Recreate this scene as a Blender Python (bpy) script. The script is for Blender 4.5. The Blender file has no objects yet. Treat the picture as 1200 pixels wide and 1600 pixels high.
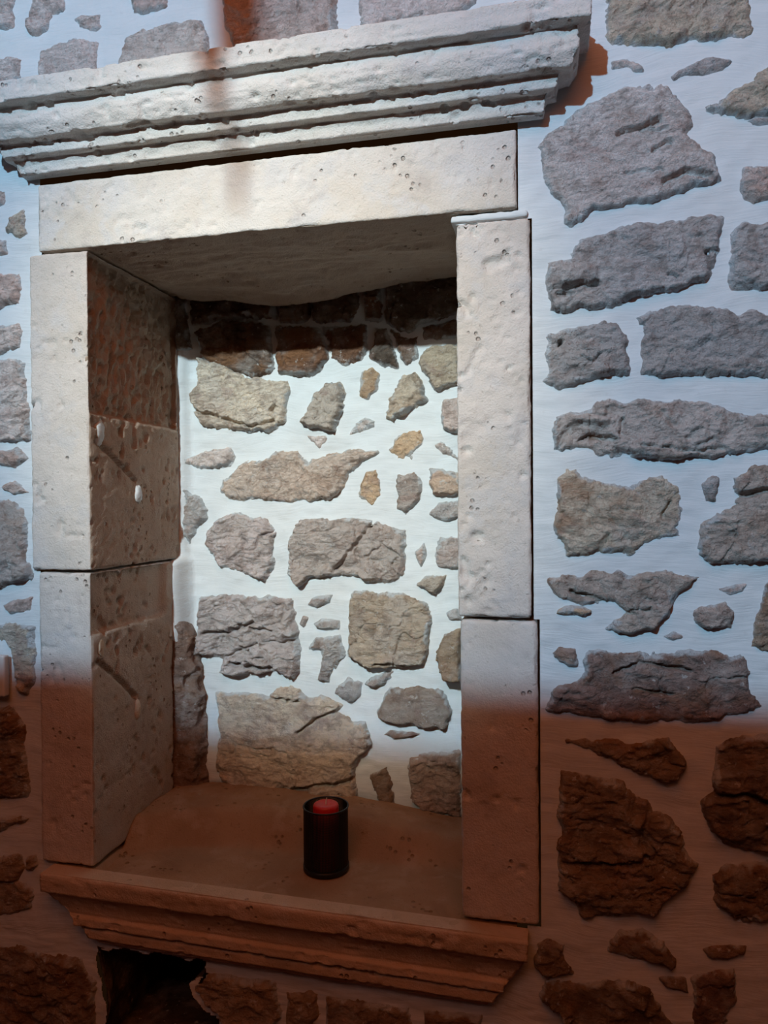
import bpy, math, random
import numpy as np
from mathutils import Matrix, Vector

S = bpy.context.scene
COL = S.collection
EYE = 1.5

# ------------------------------------------------------------------ camera
YAW, PITCH, ROLL, FPX, DIST = 0.222918723, -0.00845281178, -0.00670235656, 1157.559, 1.3
def cam_axes():
    cy, sy = math.cos(YAW), math.sin(YAW)
    f = np.array([-sy * math.cos(PITCH), cy * math.cos(PITCH), math.sin(PITCH)])
    r = np.array([cy, sy, 0.0]); u = np.cross(r, f)
    c, s = math.cos(ROLL), math.sin(ROLL)
    return c * r + s * u, -s * r + c * u, f
CR, CU, CF = cam_axes()
cam_d = bpy.data.cameras.new('camera'); cam = bpy.data.objects.new('camera', cam_d); COL.objects.link(cam)
cam.matrix_world = Matrix(((CR[0], CU[0], -CF[0], 0), (CR[1], CU[1], -CF[1], -DIST), (CR[2], CU[2], -CF[2], EYE), (0, 0, 0, 1)))
cam_d.sensor_fit = 'VERTICAL'; cam_d.sensor_height = 36.0; cam_d.lens = FPX * 36.0 / 1600.0
cam_d.clip_start = 0.02
S.camera = cam

def at(x, y, Y=0.0):
    """a measured point of the photograph on the plane at depth Y behind the wall face"""
    d = CR * ((x - 600) / FPX) + CU * (-(y - 800) / FPX) + CF
    t = (Y + DIST) / d[1]
    p = d * t
    return np.array([p[0], Y, p[2] + EYE])

# ------------------------------------------------------------------ numpy noise
def _hash(ix, iy, iz, seed):
    h = (ix * 374761393 + iy * 668265263 + iz * 2147483647 + seed * 974634777) & 0xFFFFFFFF
    h = ((h ^ (h >> 13)) * 1274126177) & 0xFFFFFFFF
    h = ((h ^ (h >> 16)) * 2246822519) & 0xFFFFFFFF
    h = h ^ (h >> 15)
    return (h & 0xFFFFFF) / float(0xFFFFFF) * 2 - 1
def vn(p, freq, seed=0):
    q = np.asarray(p, float) * np.asarray(freq, float) + 137.31
    i = np.floor(q).astype(np.int64); f = q - i
    f = f * f * f * (f * (f * 6 - 15) + 10)
    x, y, z = i[:, 0], i[:, 1], i[:, 2]
    def h(a, b, c): return _hash(x + a, y + b, z + c, seed)
    fx, fy, fz = f[:, 0], f[:, 1], f[:, 2]
    def lx(b, c): return h(0, b, c) * (1 - fx) + h(1, b, c) * fx
    def ly(c): return lx(0, c) * (1 - fy) + lx(1, c) * fy
    return ly(0) * (1 - fz) + ly(1) * fz
def fbm(p, freq, octaves=4, seed=0, gain=0.5):
    freq = np.asarray(freq, float) * np.ones(3); a, t = 1.0, 0.0
    for o in range(octaves):
        t = t + a * vn(p, freq * (2.03 ** o), seed + o * 17); a *= gain
    return t
def ridge(p, freq, octaves=3, seed=0):
    freq = np.asarray(freq, float) * np.ones(3); a, t = 1.0, 0.0
    for o in range(octaves):
        t = t + a * (1 - np.abs(vn(p, freq * (2.1 ** o), seed + o * 31)) * 2); a *= 0.5
    return t
def sstep(a, b, x):
    t = np.clip((x - a) / (b - a), 0, 1); return t * t * (3 - 2 * t)
def seg_dist(px, pz, pts):
    d = np.full(px.shape, 1e9)
    for (ax, az), (bx, bz) in zip(pts[:-1], pts[1:]):
        dx, dz = bx - ax, bz - az; L = dx * dx + dz * dz + 1e-12
        t = np.clip(((px - ax) * dx + (pz - az) * dz) / L, 0, 1)
        d = np.minimum(d, np.hypot(px - ax - t * dx, pz - az - t * dz))
    return d
def poly_sd(px, pz, poly):
    inside = np.zeros(px.shape, bool)
    n = len(poly)
    for i in range(n):
        (ax, az), (bx, bz) = poly[i], poly[(i + 1) % n]
        c = ((az > pz) != (bz > pz)) & (px < (bx - ax) * (pz - az) / (bz - az + 1e-15) + ax)
        inside ^= c
    d = seg_dist(px, pz, list(poly) + [poly[0]])
    return np.where(inside, d, -d)

# ------------------------------------------------------------------ mesh helpers
def link_mesh(name, V, F, mat=None, parent=None, smooth=True, origin=None, attrs=None):
    V = np.asarray(V, float)
    o_ = np.zeros(3) if origin is None else np.asarray(origin, float)
    me = bpy.data.meshes.new(name)
    Fl = F.tolist() if isinstance(F, np.ndarray) else F
    me.from_pydata((V - o_).tolist(), [], Fl)
    if attrs:
        for k, a in attrs.items():
            at_ = me.attributes.new(k, 'FLOAT', 'POINT'); at_.data.foreach_set('value', np.asarray(a, np.float32))
    if smooth:
        me.polygons.foreach_set('use_smooth', np.ones(len(me.polygons), bool))
    me.update()
    o = bpy.data.objects.new(name, me); COL.objects.link(o)
    if mat: me.materials.append(mat)
    o.location = Vector(o_)
    if parent is not None:
        o.parent = parent
        o.matrix_parent_inverse = Matrix.Identity(4)
        o.location = Vector(o_ - np.array(parent.matrix_world.translation if parent.matrix_world.translation.length > 0 else parent.location))
    return o
def compact(V, F, attrs=None):
    used = np.zeros(len(V), bool); used[F.ravel()] = True
    idx = np.cumsum(used) - 1
    return V[used], idx[F], ({k: a[used] for k, a in attrs.items()} if attrs else None)
def grid_faces(nu, nv):
    i = np.arange(nu - 1)[:, None] * nv + np.arange(nv - 1)[None, :]
    i = i.ravel()
    return np.stack([i, i + nv, i + nv + 1, i + 1], 1)
def tag(o, label=None, cat=None, group=None, kind=None):
    if label: o['label'] = label
    if cat: o['category'] = cat
    if group: o['group'] = group
    if kind: o['kind'] = kind
    return o

# ------------------------------------------------------------------ materials
def new_mat(name):
    m = bpy.data.materials.new(name); m.use_nodes = True
    nt = m.node_tree; nt.nodes.clear()
    out = nt.nodes.new('ShaderNodeOutputMaterial'); b = nt.nodes.new('ShaderNodeBsdfPrincipled')
    nt.links.new(b.outputs[0], out.inputs[0])
    return m, nt, b
class NB:
    def __init__(s, nt): s.nt = nt
    def n(s, t, **kw):
        x = s.nt.nodes.new(t)
        for k, v in kw.items(): setattr(x, k, v)
        return x
    def l(s, a, b): s.nt.links.new(a, b)
    def noise(s, vec, scale, detail=4, rough=0.55, dist=0.0):
        x = s.n('ShaderNodeTexNoise'); x.inputs['Scale'].default_value = scale; x.inputs['Detail'].default_value = detail
        x.inputs['Roughness'].default_value = rough; x.inputs['Distortion'].default_value = dist
        s.l(vec, x.inputs['Vector']); return x.outputs['Fac']
    def ramp(s, fac, a, b, lo=0.0, hi=1.0):
        x = s.n('ShaderNodeMapRange'); x.interpolation_type = 'SMOOTHSTEP'
        x.inputs[1].default_value = a; x.inputs[2].default_value = b; x.inputs[3].default_value = lo; x.inputs[4].default_value = hi
        s.l(fac, x.inputs[0]); return x.outputs[0]
    def mix(s, fac, a, b, blend='MIX'):
        x = s.n('ShaderNodeMix', data_type='RGBA', blend_type=blend)
        for sock, v in ((x.inputs[0], fac), (x.inputs[6], a), (x.inputs[7], b)):
            if hasattr(v, 'node'): s.l(v, sock)
            elif isinstance(v, (int, float)): sock.default_value = v
            else: sock.default_value = (*v, 1)
        return x.outputs[2]
    def math(s, op, a, b=0.0):
        x = s.n('ShaderNodeMath', operation=op)
        for sock, v in ((x.inputs[0], a), (x.inputs[1], b)):
            if hasattr(v, 'node'): s.l(v, sock)
            else: sock.default_value = v
        return x.outputs[0]
    def bump(s, h, strength, dist, prev=None):
        x = s.n('ShaderNodeBump'); x.inputs['Strength'].default_value = strength; x.inputs['Distance'].default_value = dist
        s.l(h, x.inputs['Height'])
        if prev is not None: s.l(prev, x.inputs['Normal'])
        return x.outputs['Normal']
    def scaled(s, vec, sc):
        x = s.n('ShaderNodeMapping'); x.inputs['Scale'].default_value = sc; s.l(vec, x.inputs['Vector']); return x.outputs[0]

MORTAR_RGB = (0.70, 0.755, 0.775)
def mat_stone():
    m, nt, b = new_mat('field_stone'); N = NB(nt)
    tc = N.n('ShaderNodeTexCoord'); oi = N.n('ShaderNodeObjectInfo')
    off = N.n('ShaderNodeVectorMath', operation='SCALE'); off.inputs[0].default_value = (7.1, 3.3, 5.7); N.l(oi.outputs['Random'], off.inputs['Scale'])
    add = N.n('ShaderNodeVectorMath', operation='ADD'); N.l(tc.outputs['Object'], add.inputs[0]); N.l(off.outputs[0], add.inputs[1])
    v = add.outputs[0]
    rust = N.n('ShaderNodeAttribute', attribute_type='OBJECT', attribute_name='rust')
    smear = N.n('ShaderNodeAttribute', attribute_type='GEOMETRY', attribute_name='smear')
    base = oi.outputs['Color']
    n1 = N.noise(v, 16, 6, 0.62, 0.4)
    c = N.mix(N.ramp(n1, 0.42, 0.68), base, N.mix(0.5, base, (0.62, 0.58, 0.54)))
    n2 = N.noise(v, 34, 5, 0.6)
    c = N.mix(N.ramp(n2, 0.48, 0.66, 0, 0.8), c, N.mix(1.0, c, (0.62, 0.58, 0.56), 'MULTIPLY'))
    n3 = N.noise(v, 11, 5, 0.65, 0.8)
    c = N.mix(N.math('MULTIPLY', N.ramp(n3, 0.48, 0.66), rust.outputs['Fac']), c, (0.36, 0.17, 0.075))
    n4 = N.noise(v, 19, 4, 0.6, 0.5)
    c = N.mix(N.math('MULTIPLY', N.ramp(n4, 0.56, 0.7), 0.55), c, (0.46, 0.33, 0.29))
    n5 = N.noise(v, 150, 3, 0.6)
    c = N.mix(N.ramp(n5, 0.58, 0.75, 0, 0.5), c, N.mix(1.0, c, (0.5, 0.45, 0.42), 'MULTIPLY'))
    nw = N.noise(v, 70, 4, 0.6)
    c = N.mix(N.ramp(nw, 0.62, 0.70, 0, 0.7), c, (0.72, 0.70, 0.67))
    c = N.mix(smear.outputs['Fac'], c, MORTAR_RGB)
    N.l(c, b.inputs['Base Color']); b.inputs['Roughness'].default_value = 0.85
    b.inputs['Specular IOR Level'].default_value = 0.25
    h1 = N.noise(N.scaled(v, (1, 1, 1.9)), 75, 6, 0.68, 0.6); h2 = N.noise(v, 240, 4, 0.65)
    nn = N.bump(h1, 1.0, 0.011); nn = N.bump(h2, 0.9, 0.0036, nn)
    N.l(nn, b.inputs['Normal'])
    return m
def mat_mortar():
    m, nt, b = new_mat('white_lime_mortar'); N = NB(nt)
    g = N.n('ShaderNodeTexCoord'); v = g.outputs['Object']
    dist = N.n('ShaderNodeTexNoise'); dist.inputs['Scale'].default_value = 4.5; dist.inputs['Detail'].default_value = 2; N.l(v, dist.inputs['Vector'])
    sub = N.n('ShaderNodeVectorMath', operation='SUBTRACT'); N.l(dist.outputs['Color'], sub.inputs[0]); sub.inputs[1].default_value = (.5, .5, .5)
    sc = N.n('ShaderNodeVectorMath', operation='SCALE'); N.l(sub.outputs[0], sc.inputs[0]); sc.inputs['Scale'].default_value = 0.08
    ad = N.n('ShaderNodeVectorMath', operation='ADD'); N.l(v, ad.inputs[0]); N.l(sc.outputs[0], ad.inputs[1])
    strokes = N.noise(N.scaled(ad.outputs[0], (10, 30, 130)), 1.6, 5, 0.62)
    n1 = N.noise(v, 6, 4, 0.6); n2 = N.noise(v, 60, 4, 0.6)
    c = N.mix(N.ramp(n1, 0.4, 0.7, 0, 0.5), MORTAR_RGB, (0.74, 0.76, 0.75))
    c = N.mix(N.ramp(n2, 0.6, 0.8, 0, 0.3), c, (0.55, 0.55, 0.55))
    N.l(c, b.inputs['Base Color']); b.inputs['Roughness'].default_value = 0.9; b.inputs['Specular IOR Level'].default_value = 0.15
    nn = N.bump(strokes, 0.6, 0.0022); nn = N.bump(n2, 0.25, 0.0012, nn); nn = N.bump(N.noise(v, 22, 3, 0.5), 0.25, 0.005, nn)
    N.l(nn, b.inputs['Normal'])
    return m
def mat_block(name, col_a, col_b, col_c):
    m, nt, b = new_mat(name); N = NB(nt)
    tc = N.n('ShaderNodeTexCoord'); oi = N.n('ShaderNodeObjectInfo')
    off = N.n('ShaderNodeVectorMath', operation='SCALE'); off.inputs[0].default_value = (9.1, 4.3, 2.7); N.l(oi.outputs['Random'], off.inputs['Scale'])
    add = N.n('ShaderNodeVectorMath', operation='ADD'); N.l(tc.outputs['Object'], add.inputs[0]); N.l(off.outputs[0], add.inputs[1]); v = add.outputs[0]
    n1 = N.noise(v, 5, 4, 0.6, 0.4); n2 = N.noise(v, 14, 5, 0.62, 0.3); n3 = N.noise(v, 120, 3, 0.6)
    c = N.mix(N.ramp(n1, 0.36, 0.64), col_a, col_b)
    c = N.mix(N.ramp(n2, 0.50, 0.66, 0, 0.8), c, col_c)
    n4 = N.noise(v, 9, 6, 0.68, 0.6)
    c = N.mix(N.ramp(n4, 0.54, 0.70, 0, 0.55), c, N.mix(1.0, c, (0.72, 0.70, 0.72), 'MULTIPLY'))
    c = N.mix(N.ramp(n3, 0.6, 0.74, 0, 0.5), c, N.mix(1.0, c, (0.6, 0.55, 0.5), 'MULTIPLY'))
    vo = N.n('ShaderNodeTexVoronoi'); vo.inputs['Scale'].default_value = 62; vo.inputs['Randomness'].default_value = 1.0; N.l(v, vo.inputs['Vector'])
    msk = N.ramp(N.noise(v, 17, 3, 0.5), 0.56, 0.64)
    pit = N.math('MULTIPLY', N.ramp(vo.outputs['Distance'], 0.3, 0.14), msk)
    c = N.mix(N.math('MULTIPLY', pit, 0.45), c, N.mix(1.0, c, (0.4, 0.33, 0.28), 'MULTIPLY'))
    N.l(c, b.inputs['Base Color']); b.inputs['Roughness'].default_value = 0.88; b.inputs['Specular IOR Level'].default_value = 0.2
    nn = N.bump(N.noise(v, 70, 6, 0.7), 0.5, 0.005)
    nn = N.bump(N.math('MULTIPLY', pit, -1.0), 0.9, 0.004, nn)
    nn = N.bump(N.noise(v, 280, 3, 0.6), 0.5, 0.002, nn)
    N.l(nn, b.inputs['Normal'])
    return m
def mat_plain(name, col, rough=0.6, noise=0.0, metal=0.0):
    m, nt, b = new_mat(name); N = NB(nt)
    tc = N.n('ShaderNodeTexCoord')
    n1 = N.noise(tc.outputs['Object'], 40, 4, 0.6)
    c = N.mix(N.ramp(n1, 0.4, 0.7, 0, noise), col, tuple(x * 0.6 for x in col))
    N.l(c, b.inputs['Base Color']); b.inputs['Roughness'].default_value = rough; b.inputs['Metallic'].default_value = metal
    N.l(N.bump(n1, 0.08, 0.001), b.inputs['Normal'])
    return m
M_STONE = mat_stone(); M_MORTAR = mat_mortar()
M_JAMB = mat_block('jamb_limestone', (0.70, 0.645, 0.60), (0.62, 0.565, 0.51), (0.62, 0.595, 0.58))
M_SHADED = mat_block('shaded_limestone', (0.50, 0.405, 0.32), (0.44, 0.345, 0.27), (0.47, 0.39, 0.32))  # block stone with the inner faces' shade mixed into its colour
M_LINTEL = mat_block('lintel_limestone', (0.74, 0.71, 0.67), (0.68, 0.62, 0.545), (0.68, 0.665, 0.65))
M_CORN = mat_block('cornice_limestone', (0.75, 0.725, 0.69), (0.69, 0.655, 0.60), (0.71, 0.695, 0.675))
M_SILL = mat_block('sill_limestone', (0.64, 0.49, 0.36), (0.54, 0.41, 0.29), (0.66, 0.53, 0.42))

M_BASIN = mat_block('dark_basin_stone', (0.42, 0.28, 0.175), (0.34, 0.22, 0.135), (0.45, 0.32, 0.22))  # darker and redder than the sill stone

# ------------------------------------------------------------------ measured layout (metres)
WALL_Y = 0.012                    # mortar face of the wall; dressed stone faces stand at 0
NICHE_Y = 0.385                   # mortar face of the niche's back wall
NX0, NX1 = -0.890, -0.163         # inner faces of the jambs
LINT = (-1.003, -0.056, EYE + 0.512, EYE + 0.648)
JL0, JLlow0 = -1.026, -1.011
JR1, JRlow1 = -0.034, -0.024
ZJL, ZJR = EYE - 0.127, EYE - 0.199     # joints of the left and right jambs
SILL_L, SILL_R = EYE - 0.716, EYE - 0.735
def sill_z(x):
    return SILL_L + (SILL_R - SILL_L) * (np.asarray(x) + 0.99) / 0.95

# holes in the front wall (x0,x1,z0,z1)
HOLES = [
    (LINT[0] - .0015, LINT[1] + .0012, LINT[2] - 0.0015, EYE + 0.672),
    (JL0 - .0015, NX0 + .01, ZJL, LINT[2] - 0.0015),
    (JLlow0 - .0015, NX0 + .01, EYE - 0.7175, ZJL),
    (NX1 - .01, JR1 + .0025, ZJR, EYE + 0.4955),
    (NX1 - .01, JRlow1 + .0025, EYE - 0.735, ZJR),
    (-.983, NX0 + .01, EYE - .745, EYE - .71), (NX1 - .01, -.045, EYE - .765, EYE - .73),
    (NX0, NX1, EYE - 0.80, LINT[2] - 0.0015),
]
COVERED = [(-1.052, 0.066, EYE + 0.70, EYE + 0.792), (-1.0, 0.0, EYE + .652, EYE + .70),      # behind the cornice and the sill no stones are set
           (-.990, -.037, EYE - .785, EYE - .70), (-.945, -.078, EYE - .868, EYE - .785)]
CAVITY = [tuple(at(*p, WALL_Y)[[0, 2]]) for p in [(150, 1480), (330, 1500), (316, 1528), (300, 1535), (303, 1556), (316, 1575), (338, 1588), (346, 1640), (158, 1640), (166, 1580), (162, 1535)]]
def in_holes(x, z, grow=0.0):
    r = np.zeros(np.shape(x), bool)
    for a, b, c, d in (HOLES + COVERED if grow else HOLES):
        r |= (x > a - grow) & (x < b + grow) & (z > c - grow) & (z < d + grow)
    return r

# ------------------------------------------------------------------ setting: mortar wall
def lines(a, b, step, extra):
    L = list(np.arange(a, b, step)) + [b]
    for e in extra:
        if a < e < b:
            L = [q for q in L if q in extra or abs(q - e) > step * 0.45] + [e]
    return np.array(sorted(set(L)))
ex = [v for h in HOLES for v in h[:2]]; ez = [v for h in HOLES for v in h[2:]]
ex += list(np.arange(-.905, -.655, .0022)); ez += list(np.arange(.43, .645, .0022))
fx0, fx1, fz0, fz1 = -1.20, 0.46, 0.36, 2.62
xs = np.concatenate([np.linspace(-2.3, fx0, 24)[:-1], lines(fx0, fx1, 0.006, ex), np.linspace(fx1, 1.8, 28)[1:]])
zs = np.concatenate([np.linspace(0.0, fz0, 12)[:-1], lines(fz0, fz1, 0.006, ez), np.linspace(fz1, 3.6, 16)[1:]])
X, Z = np.meshgrid(xs, zs, indexing='ij'); P = np.stack([X.ravel(), np.zeros(X.size), Z.ravel()], 1)
hm = 0.0028 * fbm(P, 9, 3, 5) + 0.0012 * fbm(P, (22, 22, 70), 3, 9) + 0.0007 * fbm(P, 140, 2, 11)
P[:, 1] = WALL_Y - hm
F = grid_faces(len(xs), len(zs))
cx = P[F][:, :, 0].mean(1); cz = P[F][:, :, 2].mean(1)
cav = poly_sd(cx, cz, CAVITY) + 0.010 * vn(np.stack([cx, cx * 0, cz], 1), 45, 3)
WALL_DATA = [P, F, cx, cz, ~in_holes(cx, cz) & ~(cav > 0)]
def empty_mesh(name, mat):
    me = bpy.data.meshes.new(name); me.materials.append(mat)
    o = bpy.data.objects.new(name, me); COL.objects.link(o); return o
BEDS = {'wall_back': [], 'wall_niche': []}
def finish_wall(o, P, F, cx, cz, keep):
    keep = keep.copy()
    for poly in BEDS[o.name]:                       # the stones sit in the mortar, not on it
        a = np.array(poly); lo, hi = a.min(0), a.max(0)
        q = np.nonzero(keep & (cx > fx0) & (cx < fx1 - .01) & (cx > lo[0]) & (cx < hi[0]) & (cz > lo[1]) & (cz < hi[1]))[0]
        if len(q):
            keep[q[poly_sd(cx[q], cz[q], poly) > 0.010]] = False
    V, F2, _ = compact(P, F[keep])
    o.data.from_pydata(V.tolist(), [], F2.tolist())
    o.data.polygons.foreach_set('use_smooth', np.ones(len(o.data.polygons), bool)); o.data.update()
wall = empty_mesh('wall_back', M_MORTAR)
tag(wall, 'whitewashed rubble stone wall around the niche', kind='structure')

# niche back wall
nxs = np.arange(-1.0, -0.05, 0.006); nzs = np.arange(0.62, 2.12, 0.006)
X, Z = np.meshgrid(nxs, nzs, indexing='ij'); P = np.stack([X.ravel(), np.zeros(X.size), Z.ravel()], 1)
hn = 0.005 * fbm(P, 8, 3, 25) + 0.0016 * fbm(P, (26, 26, 60), 3, 29) + 0.0008 * fbm(P, 120, 2, 21)
def niche_face(x, z):
    # the plaster swells toward the left corner
    return NICHE_Y - 0.019 * sstep(-0.868, -0.890, x) - 0.040 * sstep(-0.862, -0.890, x) * sstep(EYE - 0.118, EYE - 0.135, z) * sstep(EYE - 0.40, EYE - 0.30, z)
P[:, 1] = niche_face(P[:, 0], P[:, 2]) - hn
F = grid_faces(len(nxs), len(nzs))
cx = P[F][:, :, 0].mean(1); cz = P[F][:, :, 2].mean(1)
NICHE_DATA = [P, F, cx, cz, np.ones(len(F), bool)]
nwall = empty_mesh('wall_niche', M_MORTAR)
tag(nwall, 'rubble stone back wall inside the niche', kind='structure')

# ------------------------------------------------------------------ stones
G = (0.46, 0.45, 0.445); GD = (0.395, 0.385, 0.38); LP = (0.68, 0.61, 0.575); BE = (0.56, 0.485, 0.385)
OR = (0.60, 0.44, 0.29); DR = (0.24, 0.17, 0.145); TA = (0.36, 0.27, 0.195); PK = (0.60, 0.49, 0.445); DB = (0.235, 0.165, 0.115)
seed_counter = [100]
def stone(poly_px, col, relief, parent, world=None, depth=0.0, rust=0.3, cracks=(), label=None, res=0.0026, flat=0.5, smear=1.0, clip=True, lay=1.0):
    seed_counter[0] += 1; sd0 = seed_counter[0]; rng = random.Random(sd0)
    base_y = depth if depth else WALL_Y
    pts = world if world else [tuple(at(x, y, base_y)[[0, 2]]) for x, y in poly_px]
    BEDS[parent.name].append(pts)
    ax = [p[0] for p in pts]; az = [p[1] for p in pts]
    x0, x1, z0, z1 = min(ax) - .012, max(ax) + .012, min(az) - .012, max(az) + .012
    xs = np.arange(x0, x1, res); zs = np.arange(z0, z1, res)
    X, Z = np.meshgrid(xs, zs, indexing='ij'); x = X.ravel(); z = Z.ravel()
    P = np.stack([x, np.full(x.shape, base_y), z], 1)
    small = min(x1 - x0, z1 - z0)
    w = min(1.0, small / 0.09)
    sd = poly_sd(x, z, pts) + w * (0.0042 * fbm(P, 38, 3, sd0) + 0.002 * vn(P, 210, sd0 + 3))
    e = 0.0055 + 0.004 * w
    prof = np.clip(sd / e, -1.5, 1)
    prof = np.where(prof > 0, 1 - (1 - np.clip(prof, 0, 1)) ** 2, prof)
    zc, xc = (z0 + z1) / 2, (x0 + x1) / 2; hz, hx = (z1 - z0) / 2, (x1 - x0) / 2
    tx, tz = rng.uniform(-.3, .3), rng.uniform(0.1, 0.55)
    h = 0.002 + relief * (0.80 + tx * (x - xc) / hx - tz * (z - zc) / hz * 0.6)
    sc = rng.uniform(0.8, 1.25)
    a = rng.uniform(-0.25, 0.25); ca, sa = math.cos(a), math.sin(a)
    Q = np.stack([x * ca + z * sa, np.full(x.shape, sd0 * .37), -x * sa + z * ca], 1)
    Q[:, 0] += 0.012 * fbm(Q, 20, 2, sd0 + 40); Q[:, 2] += 0.010 * fbm(Q, 24, 2, sd0 + 41)
    big = fbm(Q, np.array([16, 1, 26]) * sc, 2, sd0 + 5)
    step = big * 2.4; fl = np.floor(step); fr = step - fl
    terr = (fl + sstep(0.62, 0.98, fr)) / 2.4                      # broken ledges
    rg = ridge(Q, np.array([26, 1, 60]) * sc, 3, sd0 + 8)
    amp = relief * flat
    fine = fbm(Q, np.array([70, 1, 110]), 4, sd0 + 12, 0.62)
    facet = np.abs(fbm(Q, np.array([34, 1, 46]) * sc, 2, sd0 + 13))
    h = h + amp * 0.62 * terr * lay + amp * 0.25 * big + amp * 0.15 * (rg - 0.6) + amp * 0.5 * (facet - 0.3) + (0.0012 + 0.0022 * flat) * fine
    chip = ridge(Q, np.array([14, 1, 20]) * sc, 1, sd0 + 15)
    h = h - amp * 0.8 * sstep(0.93, 1.0, chip) * lay
    h = np.maximum(h, relief * 0.2 + 0.0035)
    for cr in cracks:
        cp = [tuple(at(a_, b_, base_y)[[0, 2]]) for a_, b_ in cr[0]]
        dd = seg_dist(x + 0.003 * vn(P, 90, 77), z + 0.004 * vn(P, 90, 78), cp)
        h = h - 1.7 * cr[2] * (1 - sstep(cr[1] * 0.35, cr[1] * 1.1, dd))
    h = np.where(sd < 0.014, np.maximum(h, 0.0035), h)
    h = np.where(prof > 0, h * prof, 0.011 * prof)
    P[:, 1] = base_y - h
    if depth: P[:, 1] += niche_face(x, z) - NICHE_Y
    F = grid_faces(len(xs), len(zs))
    keep = (sd[F].max(1) > -0.004)
    if clip:
        keep &= ~in_holes(x, z, 0.0006)[F].any(1)
        keep &= ~(poly_sd(x, z, CAVITY) > -0.004)[F].any(1)
    else:
        keep &= (x[F].min(1) > -0.99) & (x[F].max(1) < -0.06)
    F = F[keep]
    if len(F) < 4: return None
    sm = smear * (sstep(0.004, -0.001, sd + 0.009 * fbm(P, 30, 3, sd0 + 60)) * 0.8)
    V, F, at_ = compact(P, F, {'smear': np.clip(sm, 0, 1)})
    o = link_mesh('wall_stone', V, F, M_STONE, parent, origin=(xc, base_y, zc), attrs=at_)
    j = rng.uniform(-.03, .03)
    g_ = 1.42 * (1 + j); o.color = (col[0] * g_, col[1] * g_, col[2] * g_, 1)
    o['rust'] = float(rust)
    if label: o['label'] = label
    return o

def W(*a, **k): return stone(*a, parent=wall, **k)
def NS(*a, **k): return stone(*a, parent=nwall, depth=NICHE_Y, clip=False, **k)

# right of the niche, from the top down
W([(952,-18),(948,15),(948,45),(960,65),(1000,69),(1033,72),(1047,76),(1063,65),(1100,63),(1137,57),(1160,60),(1178,50),(1172,20),(1165,-18)], BE, .012, rust=.1, flat=.6, label='grey beige stone at the top right')
W([(957,95),(980,92),(997,100),(1004,110),(993,112),(980,106),(957,106)], LP, .006)
W([(1049,120),(1063,108),(1087,95),(1110,91),(1143,93),(1145,98),(1130,107),(1097,117),(1073,118),(1053,125)], G, .010, label='small dark grey sliver of stone')
W([(1097,167),(1120,166),(1127,157),(1147,143),(1177,127),(1180,113),(1215,98),(1215,181),(1163,187),(1140,178),(1110,173)], BE, .016, rust=.2)
W([(1163,190),(1180,184),(1215,184),(1215,193),(1177,194)], G, .006)
W([(845,230),(853,213),(883,197),(890,183),(933,158),(953,147),(973,140),(997,135),(1013,131),(1020,142),(1033,135),(1047,137),(1057,153),(1067,163),(1082,180),(1078,197),(1067,210),(1087,222),(1100,237),(1115,248),(1122,267),(1127,280),(1097,290),(1077,295),(1063,303),(1023,315),(987,320),(947,333),(927,333),(913,348),(887,354),(880,348),(885,333),(877,320),(862,303),(850,277),(847,253)], (.62,.585,.565), .013, rust=.25, flat=.28, lay=.55,
  cracks=[([(967,212),(1000,202),(1030,192)], .007, .008), ([(985,210),(1040,205)], .004, .005), ([(1020,238),(1045,224)], .006, .006), ([(975,275),(1035,270)], .003, .004), ([(1035,290),(1070,272),(1110,278)], .006, .008)], label='large smooth grey stone with two cracks')
W([(1158,280),(1163,263),(1177,258),(1215,256),(1215,312),(1177,320),(1160,307)], PK, .010, rust=.35, label='pinkish stone cut by the right edge')
W([(855,410),(890,403),(890,395),(910,375),(950,363),(980,350),(1027,347),(1073,339),(1120,337),(1128,340),(1130,360),(1122,390),(1113,407),(1103,440),(1060,453),(1030,455),(987,467),(950,478),(913,482),(890,488),(858,487),(860,467),(855,447)], G, .013, rust=.12, flat=.5,
  cracks=[([(885,452),(905,448),(930,444)], .008, .012), ([(858,453),(885,453)], .003, .006), ([(870,461),(892,462)], .004, .008), ([(1104,397),(1122,393)], .006, .01), ([(1043,430),(1055,436)], .003, .006)], label='long grey stone with a dark split at its left end')
W([(1150,360),(1160,353),(1215,346),(1215,448),(1170,453),(1143,450),(1138,433),(1140,413)], G, .013, rust=.1)
W([(855,523),(890,513),(920,508),(940,503),(967,507),(978,533),(982,583),(957,587),(930,592),(897,603),(867,605),(843,597),(855,580),(852,553),(858,540)], GD, .013, rust=.12, cracks=[([(855,548),(875,537)], .006, .012), ([(910,557),(925,568),(940,555)], .003, .006)], label='squarish dark grey stone beside the right jamb')
W([(997,497),(1017,487),(1060,477),(1077,477),(1100,483),(1133,482),(1153,493),(1173,482),(1215,495),(1215,593),(1150,588),(1090,585),(1060,588),(1033,595),(1017,588),(1000,587),(1002,553),(1007,517)], GD, .013, rust=.08, flat=.6, label='wide dark grey layered stone')
W([(862,672),(872,653),(893,642),(923,638),(933,628),(967,627),(1013,625),(1053,623),(1087,625),(1133,635),(1163,647),(1215,650),(1215,700),(1163,710),(1120,713),(1083,718),(1033,723),(1000,713),(977,712),(937,712),(913,700),(867,700)], (.50,.455,.42), .013, rust=.75, flat=.75, cracks=[([(905,690),(930,682),(960,688)], .006, .008), ([(970,675),(975,655)], .004, .006), ([(1000,695),(1080,705),(1130,700)], .004, .005)], label='long crumbly grey stone with rust patches')
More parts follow.
